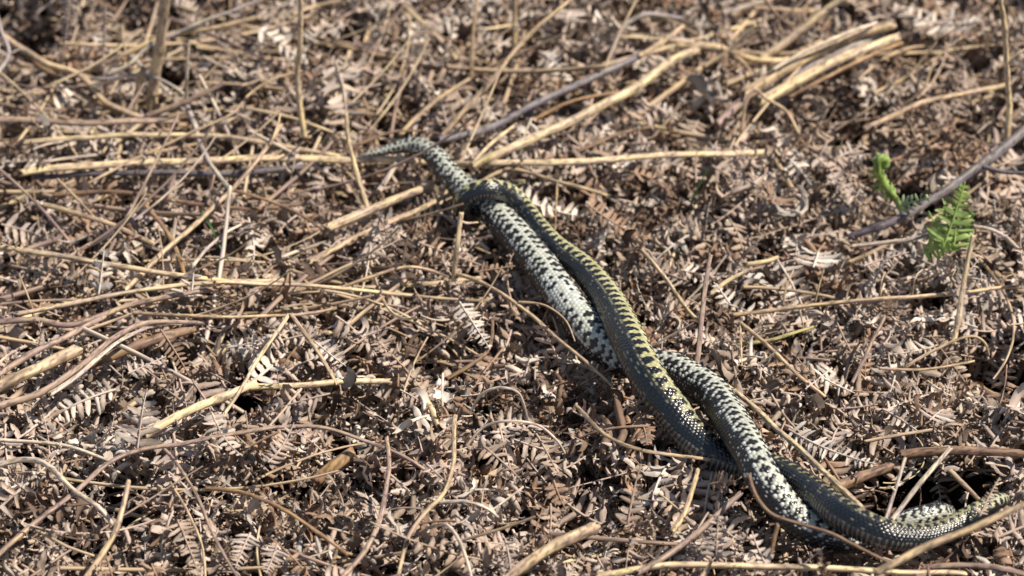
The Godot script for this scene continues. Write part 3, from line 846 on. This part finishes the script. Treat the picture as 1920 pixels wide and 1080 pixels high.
# label, tone, base x y height(mm), tip x y height, half width px, gap px, wildness
const HEROES := [
	["flat mauve bracken leaf with a pale midrib standing above the long arched stalk", 0, 258, 842, 8, 272, 728, 40, 52, 19, 0.22],
	["bleached grey bracken leaf lying flat above the dark hollow at the right", 4, 1484, 800, 14, 1628, 888, 16, 36, 12, 0.55],
	["tan bracken leaf hanging upright below the olive adder, lower centre", 1, 1178, 985, 8, 1196, 868, 36, 30, 15, 0.35],
	["small pale bracken leaf upright below the mauve grey stalk, bottom", 0, 1345, 1050, 8, 1343, 962, 34, 32, 13, 0.3],
	["brown bracken leaf with slim leaflets at the bottom edge, lower left", 1, 332, 975, 14, 378, 1082, 8, 28, 13, 0.3],
	["tan bracken leaf close along the olive adder's left flank", 2, 1188, 752, 8, 1228, 856, 14, 30, 15, 0.5],
	["pale curled bracken leaf under the leaning grey brown stalk", 4, 1560, 690, 12, 1510, 730, 8, 24, 10, 0.7],
	["pale bracken leaf draped over the thin level stalk at the right", 4, 1545, 708, 12, 1602, 740, 4, 28, 11, 0.6],
	["pale mottled bracken leaf left of the brown forked stalk", 4, 862, 566, 12, 918, 655, 10, 26, 13, 0.35],
	["white bleached leaf stuck on the pale straw at the left", 4, 184, 552, 16, 198, 462, 40, 30, 20, 0.5],
	["small white bleached leaf on the bowed straw, right of the other white leaf", 4, 358, 545, 22, 366, 490, 36, 24, 14, 0.6],
	["blurred brown bracken leaf hanging from the top edge at the left", 5, 128, -20, 70, 124, 118, 20, 18, 9, 0.35],
	["blurred mauve bracken leaf hanging beside the other at the top left", 5, 196, 10, 52, 196, 125, 10, 20, 9, 0.5],
	["dark mauve crumpled bracken leaf at the left edge below the brown stalk", 3, 8, 268, 20, 92, 308, 14, 34, 12, 0.9],
	["grey bracken leaf hanging over the long arched stalk, lower left", 0, 402, 770, 34, 440, 872, 24, 30, 15, 0.6],
	["long mauve bracken leaf crossing the arched stalk by the hollow, left of centre", 5, 500, 862, 24, 560, 808, 26, 26, 12, 0.6],
	["pale leaf with ribbed leaflets under the bleached grey leaf, lower right", 0, 1655, 770, 10, 1720, 800, 12, 28, 11, 0.7],
	["brown bracken leaf at lower centre under the bowed stalks", 1, 1002, 812, 14, 1060, 905, 10, 34, 14, 0.6],
	["olive brown bracken leaf fanning out at lower centre", 1, 905, 838, 16, 985, 900, 14, 34, 12, 0.6],
	["tan forked leaf tip over the dark gap at the bottom centre", 2, 1040, 900, 14, 1058, 962, 8, 26, 15, 0.5],
	["brown bracken leaf hanging into the dark gap at the bottom centre", 1, 1030, 945, 12, 1036, 1018, 2, 26, 14, 0.5],
	["ribbed brown bracken leaf rolled up beside the speckled stalk, bottom centre", 5, 946, 1010, 14, 962, 1072, 12, 24, 9, 0.6],
	["grey curled leaf with fine leaflets at bottom left of centre", 5, 800, 870, 20, 838, 905, 22, 26, 10, 0.6],
	["mauve bracken leaf below the level midrib at the right, upper one", 5, 1620, 500, 14, 1700, 470, 16, 26, 11, 0.6],
	["pale bracken leaf standing on the level midrib at the far right", 0, 1790, 560, 14, 1830, 480, 34, 26, 10, 0.5],
	["pale ferny leaf right of the mauve ribbed stalk", 4, 1368, 570, 14, 1340, 528, 22, 24, 11, 0.6],
	["tan curled bracken leaf right of the olive adder's middle", 1, 1290, 560, 8, 1345, 588, 10, 24, 11, 0.8],
	["brown crumpled bracken leaf left of the straw peg", 5, 690, 478, 10, 750, 450, 14, 30, 11, 0.8],
	["mauve bracken leaf lying between the peg and the pale split straw", 0, 700, 420, 14, 735, 470, 8, 26, 10, 0.7],
	["tan bracken leaf with curled comb of leaflets just left of the white adder", 2, 895, 510, 10, 965, 498, 16, 20, 10, 0.6],
	["brown comb shaped leaf under the grey tan bending stalk, left", 2, 300, 618, 22, 360, 705, 10, 24, 11, 0.45],
	["pale curled comb shaped leaf under the thick brown stalk, left", 0, 240, 700, 12, 312, 668, 16, 24, 11, 0.6],
	["pale bracken leaf with broad leaflets right of the V of straw", 4, 590, 640, 14, 650, 690, 8, 30, 14, 0.5],
	["bleached leaf lying left of the V of straw", 4, 425, 650, 14, 500, 640, 18, 26, 13, 0.6],
	["ribbed pale leaf at the bottom edge, left of centre", 0, 470, 1000, 14, 440, 1060, 8, 30, 9, 0.4],
	["mauve ribbed leaf at the bottom edge, right of the ribbed pale leaf", 5, 520, 1020, 14, 500, 1078, 10, 26, 8, 0.4],
	["brown leaf folded under the white adder's lower bend", 2, 1330, 910, 14, 1385, 895, 24, 24, 10, 0.6],
	["pale star shaped fern leaf at the bottom right of the brown stub", 0, 1440, 1062, 12, 1405, 1000, 20, 28, 14, 0.6],
	["brown grass like leaf tuft curling over the olive adder's end", 1, 1838, 968, 24, 1872, 892, 40, 16, 8, 0.6],
	["blurred pale leaf below the hooked stem at the top", 4, 1010, 100, 10, 1075, 140, 14, 30, 13, 0.8],
	["mauve bracken leaf under the tan stalk sloping to the upright straw", 5, 1560, 300, 10, 1640, 262, 14, 28, 11, 0.8],
	["pale bracken leaf with rolled edges left of the coiled green tip", 0, 1550, 330, 10, 1622, 372, 10, 30, 12, 0.7],
	["grey ribbed leaf at the right end of the long horizontal straw", 4, 1480, 300, 12, 1532, 352, 8, 26, 12, 0.7],
]

func nearest(at: Vector3) -> String:
	var near := ""
	var least := 9.0
	for m in LANDMARKS:
		var w := spot(m[0], m[1], 0.0)
		var d := Vector2(w.x - at.x, w.z - at.z).length()
		if d < least:
			least = d
			near = m[2]
	return near

func litter() -> void:
	var rng := RandomNumberGenerator.new()
	rng.seed = 4242
	var variants := []
	for i in 26:
		var bufs := []
		var wild: float = [0.6, 1.0, 1.4, 1.8, 2.3][i % 5]
		var len := rng.randf_range(0.040, 0.085)
		var half := rng.randf_range(0.0090, 0.0160)
		var rb := pinna(rng, len, half, rng.randf_range(0.0040, 0.0059), wild, bufs)
		variants.append([joined(bufs), rb.mesh(), joined(bufs + [rb]), len])
	var extra := RandomNumberGenerator.new()
	extra.seed = 99
	for i in 10:
		var bufs := []
		var rb := pinna(rng, rng.randf_range(0.012, 0.022), rng.randf_range(0.009, 0.016), 0.006, 1.5, bufs)
		variants.append([null, null, joined(bufs + [rb]), 0.014])
	for i in 12:
		var bufs := []
		var len := extra.randf_range(0.050, 0.090)
		var rb := pinna(extra, len, extra.randf_range(0.0085, 0.0135), extra.randf_range(0.0040, 0.0056), [0.6, 0.9, 1.2][i % 3], bufs, Color(1.3, 1.2, 1.05), 1.5)
		variants.append([joined(bufs), rb.mesh(), joined(bufs + [rb]), len])
	var stalks := []
	for i in 14:
		var b := Buf.new()
		var l := rng.randf_range(0.05, 0.13) if i < 5 else rng.randf_range(0.03, 0.06) if i < 10 else rng.randf_range(0.11, 0.20)
		var path := PackedVector3Array()
		for t in midrib(l, rng.randfn(0.0, 0.6) if i < 5 or i > 9 else 2.2, rng.randfn(0.0, 0.6) if i < 5 or i > 9 else 1.6, 0.0): path.append((t as Transform3D).origin)
		var r := rng.randf_range(0.0005, 0.0014) if i < 5 else rng.randf_range(0.0004, 0.0007) if i < 10 else rng.randf_range(0.0008, 0.0017)
		tube(b, path, r, r * 0.6, Color(1, 1, 1), rng, 8)
		stalks.append([null, null, b.mesh(), l])
	# every piece: where it lies
	var spots := []
	var place := [[-0.48, 0.48, -0.62, 0.42, 8800, 0], [-0.95, 0.95, -1.15, 0.75, 9000, 0], [-0.48, 0.48, -0.62, 0.42, 2600, 1], [-0.40, 0.40, -0.46, 0.34, 420, 4], [-0.48, 0.48, -0.62, 0.42, 1500, 2], [-0.34, -0.04, -0.30, 0.06, 170, 3], [-0.34, 0.34, -0.34, -0.16, 70, 3], [-0.3, 0.3, 0.0, 0.28, 16, 3], [-0.95, 0.95, -1.15, 0.75, 900, 2]]
	for g in place:
		for i in int(g[4]):
			var x := rng.randf_range(g[0], g[1])
			var z := rng.randf_range(g[2], g[3])
			var inner := absf(x) < 0.48 and z > -0.62 and z < 0.42
			if g[1] > 0.9 and inner: continue
			var sort: int = 0 if g[5] == 4 else mini(g[5], 2)
			var k := rng.randi_range(0, 25) if sort == 0 else (rng.randi_range(26, 35) if sort == 1 else rng.randi_range(0, 13) if g[5] < 3 else rng.randi_range(10, 13))
			if g[5] == 4: k = rng.randi_range(36, 47)
			var len: float = (variants[k] if sort < 2 else stalks[k])[3]
			var yaw := rng.randf() * TAU
			var y_off := 0.0
			if sort == 2:
				yaw = rng.randfn(0.25, 0.8)
				if g[5] == 2: y_off = rng.randf_range(0.004, 0.022)
			var pitch := rng.randfn(0.0, 0.32) if sort < 2 else rng.randfn(0.0, 0.12)
			var roll := rng.randfn(0.0, 0.55)
			if rng.randf() < 0.12: roll += PI
			if sort == 0 and g[5] == 0 and rng.randf() < 0.08: pitch += 0.9
			var bs := Basis(Vector3.UP, yaw) * Basis(Vector3(0, 0, 1), pitch) * Basis(Vector3.RIGHT, roll)
			var s := rng.randf_range(0.75, 1.15) if rng.randf() < 0.8 else rng.randf_range(1.15, 1.5)
			var y := level(x, z) - rng.randf() * 0.052 + 0.003 - y_off
			if g[5] == 4: y = level(x, z) + rng.randf_range(-0.004, 0.008)
			if g[5] == 3: y = level(x, z) + rng.randf_range(-0.014, 0.004)
			var ax := bs.x * len * 0.36 * s
			var over := 0.0035
			for q in [-1.0, -0.5, 0.0, 0.5, 1.0]:
				y = minf(y, cap_at(x + ax.x * q, z + ax.z * q) - ax.y * q - over)
			if sort == 0:
				for q in [-0.011, 0.011]:
					y = minf(y, cap_at(x + bs.z.x * q, z + bs.z.z * q) - bs.z.y * q - over)
			if y < level(x, z) - 0.058: continue
			var open := maxf(hollow(x, z), maxf(hollow(x + ax.x, z + ax.z), hollow(x - ax.x, z - ax.z)))
			if open > 0.020 and rng.randf() < 0.97: continue
			var tone := rng.randf()
			var c: Array
			if sort == 2:
				c = TONE[["S", "T", "P", "M", "S", "T", "M"][int(tone * 6.99)]]
			else:
				c = LEAF_TONES[0 if tone < 0.26 else 1 if tone < 0.46 else 2 if tone < 0.60 else 3 if tone < 0.68 else 4 if tone < 0.82 else 5]
			var m := rng.randf_range(0.78, 1.2)
			spots.append([sort, k, Transform3D(bs.scaled(Vector3.ONE * s), Vector3(x, y, z)), Color(c[0] * m, c[1] * m, c[2] * m), y - level(x, z), tone])
	# the topmost ones in view are objects of their own
	var order := []
	for i in spots.size():
		var q: Array = spots[i]
		if q[0] != 0: continue
		var o: Vector3 = (q[2] as Transform3D).origin
		if absf(o.x) < 0.29 and o.z > -0.27 and o.z < 0.26: order.append([q[4], i])
	order.sort_custom(func(a, b): return a[0] > b[0])
	var mine := {}
	var protos := {}
	for i in mini(255, order.size()):
		var id: int = order[i][1]
		mine[id] = true
		var q: Array = spots[id]
		var tone: float = q[5]
		var mat: Material = M.leaf[0 if tone < 0.26 else 1 if tone < 0.46 else 2 if tone < 0.60 else 3 if tone < 0.68 else 4 if tone < 0.82 else 5]
		var o: Node3D
		if protos.has(q[1]):
			o = (protos[q[1]] as Node3D).duplicate()
			o.name = numbered("bracken_leaf")
			add_child(o, true)
		else:
			o = base("bracken_leaf")
			tag(obj("leaflets", variants[q[1]][0], mat, o), "", "", "", "stuff")
			obj("midrib", variants[q[1]][1], mat, o)
			protos[q[1]] = o
		for ch in o.get_children(): ch.material_override = mat
		o.transform = q[2]
		var look: String = ["mauve brown", "brown", "dark rusty brown", "very dark", "bleached pale", "dull brown"][M.leaf.find(mat)]
		var span: float = variants[q[1]][3] * (q[2] as Transform3D).basis.get_scale().x
		var size := "small curled" if span < 0.050 else "curled" if span < 0.068 else "long flattish"
		tag(o, "%s %s bracken leaf lying near %s" % [size, look, nearest(o.position)], "fern leaf", "loose bracken leaves on top of the litter")
	var rods := []
	for i in spots.size():
		var q: Array = spots[i]
		var o: Vector3 = (q[2] as Transform3D).origin
		if q[0] == 2 and q[1] != 5 and absf(o.x) < 0.28 and o.z > -0.26 and o.z < 0.25: rods.append([q[4], i])
	rods.sort_custom(func(a, b): return a[0] > b[0])
	var hues := {"S": "pale straw", "T": "tan", "P": "bleached", "M": "mauve brown", "B": "dark brown"}
	var dyes := {}
	for i in mini(150, rods.size()):
		var id: int = rods[i][1]
		mine[id] = true
		var q: Array = spots[id]
		var key: String = ["S", "T", "P", "M", "S", "T", "M"][int(q[5] * 6.99)]
		if not dyes.has(key): dyes[key] = paint(TONE[key][0], TONE[key][1], TONE[key][2], 0.55, 0.4)
		var o := obj("thin_stalk", stalks[q[1]][2], dyes[key])
		o.transform = q[2]
		var form := "curled thin" if q[1] > 4 and q[1] < 10 else "long thin" if q[1] > 9 else "short thin"
		tag(o, "%s %s stalk lying near %s" % [form, hues[key], nearest(o.position)], "stalk", "thin stalks strewn over the litter")
	var heap := base("bracken_litter")
	tag(heap, "deep mass of curled brown dead bracken leaves and bits covering the bank", "", "", "stuff")
	for sort in 3:
		var pool: Array = stalks if sort == 2 else variants
		for k in pool.size():
			var list := []
			for i in spots.size():
				if spots[i][0] == sort and spots[i][1] == k and not mine.has(i): list.append(spots[i])
			if list.is_empty(): continue
			var mm := MultiMesh.new()
			mm.transform_format = MultiMesh.TRANSFORM_3D
			mm.use_colors = true
			mm.mesh = pool[k][2]
			mm.instance_count = list.size()
			for i in list.size():
				mm.set_instance_transform(i, list[i][2])
				mm.set_instance_color(i, list[i][3])
			var mi := MultiMeshInstance3D.new()
			mi.name = "stalk_bits" if sort == 2 else "leaf_bits"
			mi.multimesh = mm
			mi.material_override = M.straw if sort == 2 else M.litter
			mi.set_meta("kind", "stuff")
			heap.add_child(mi, true)
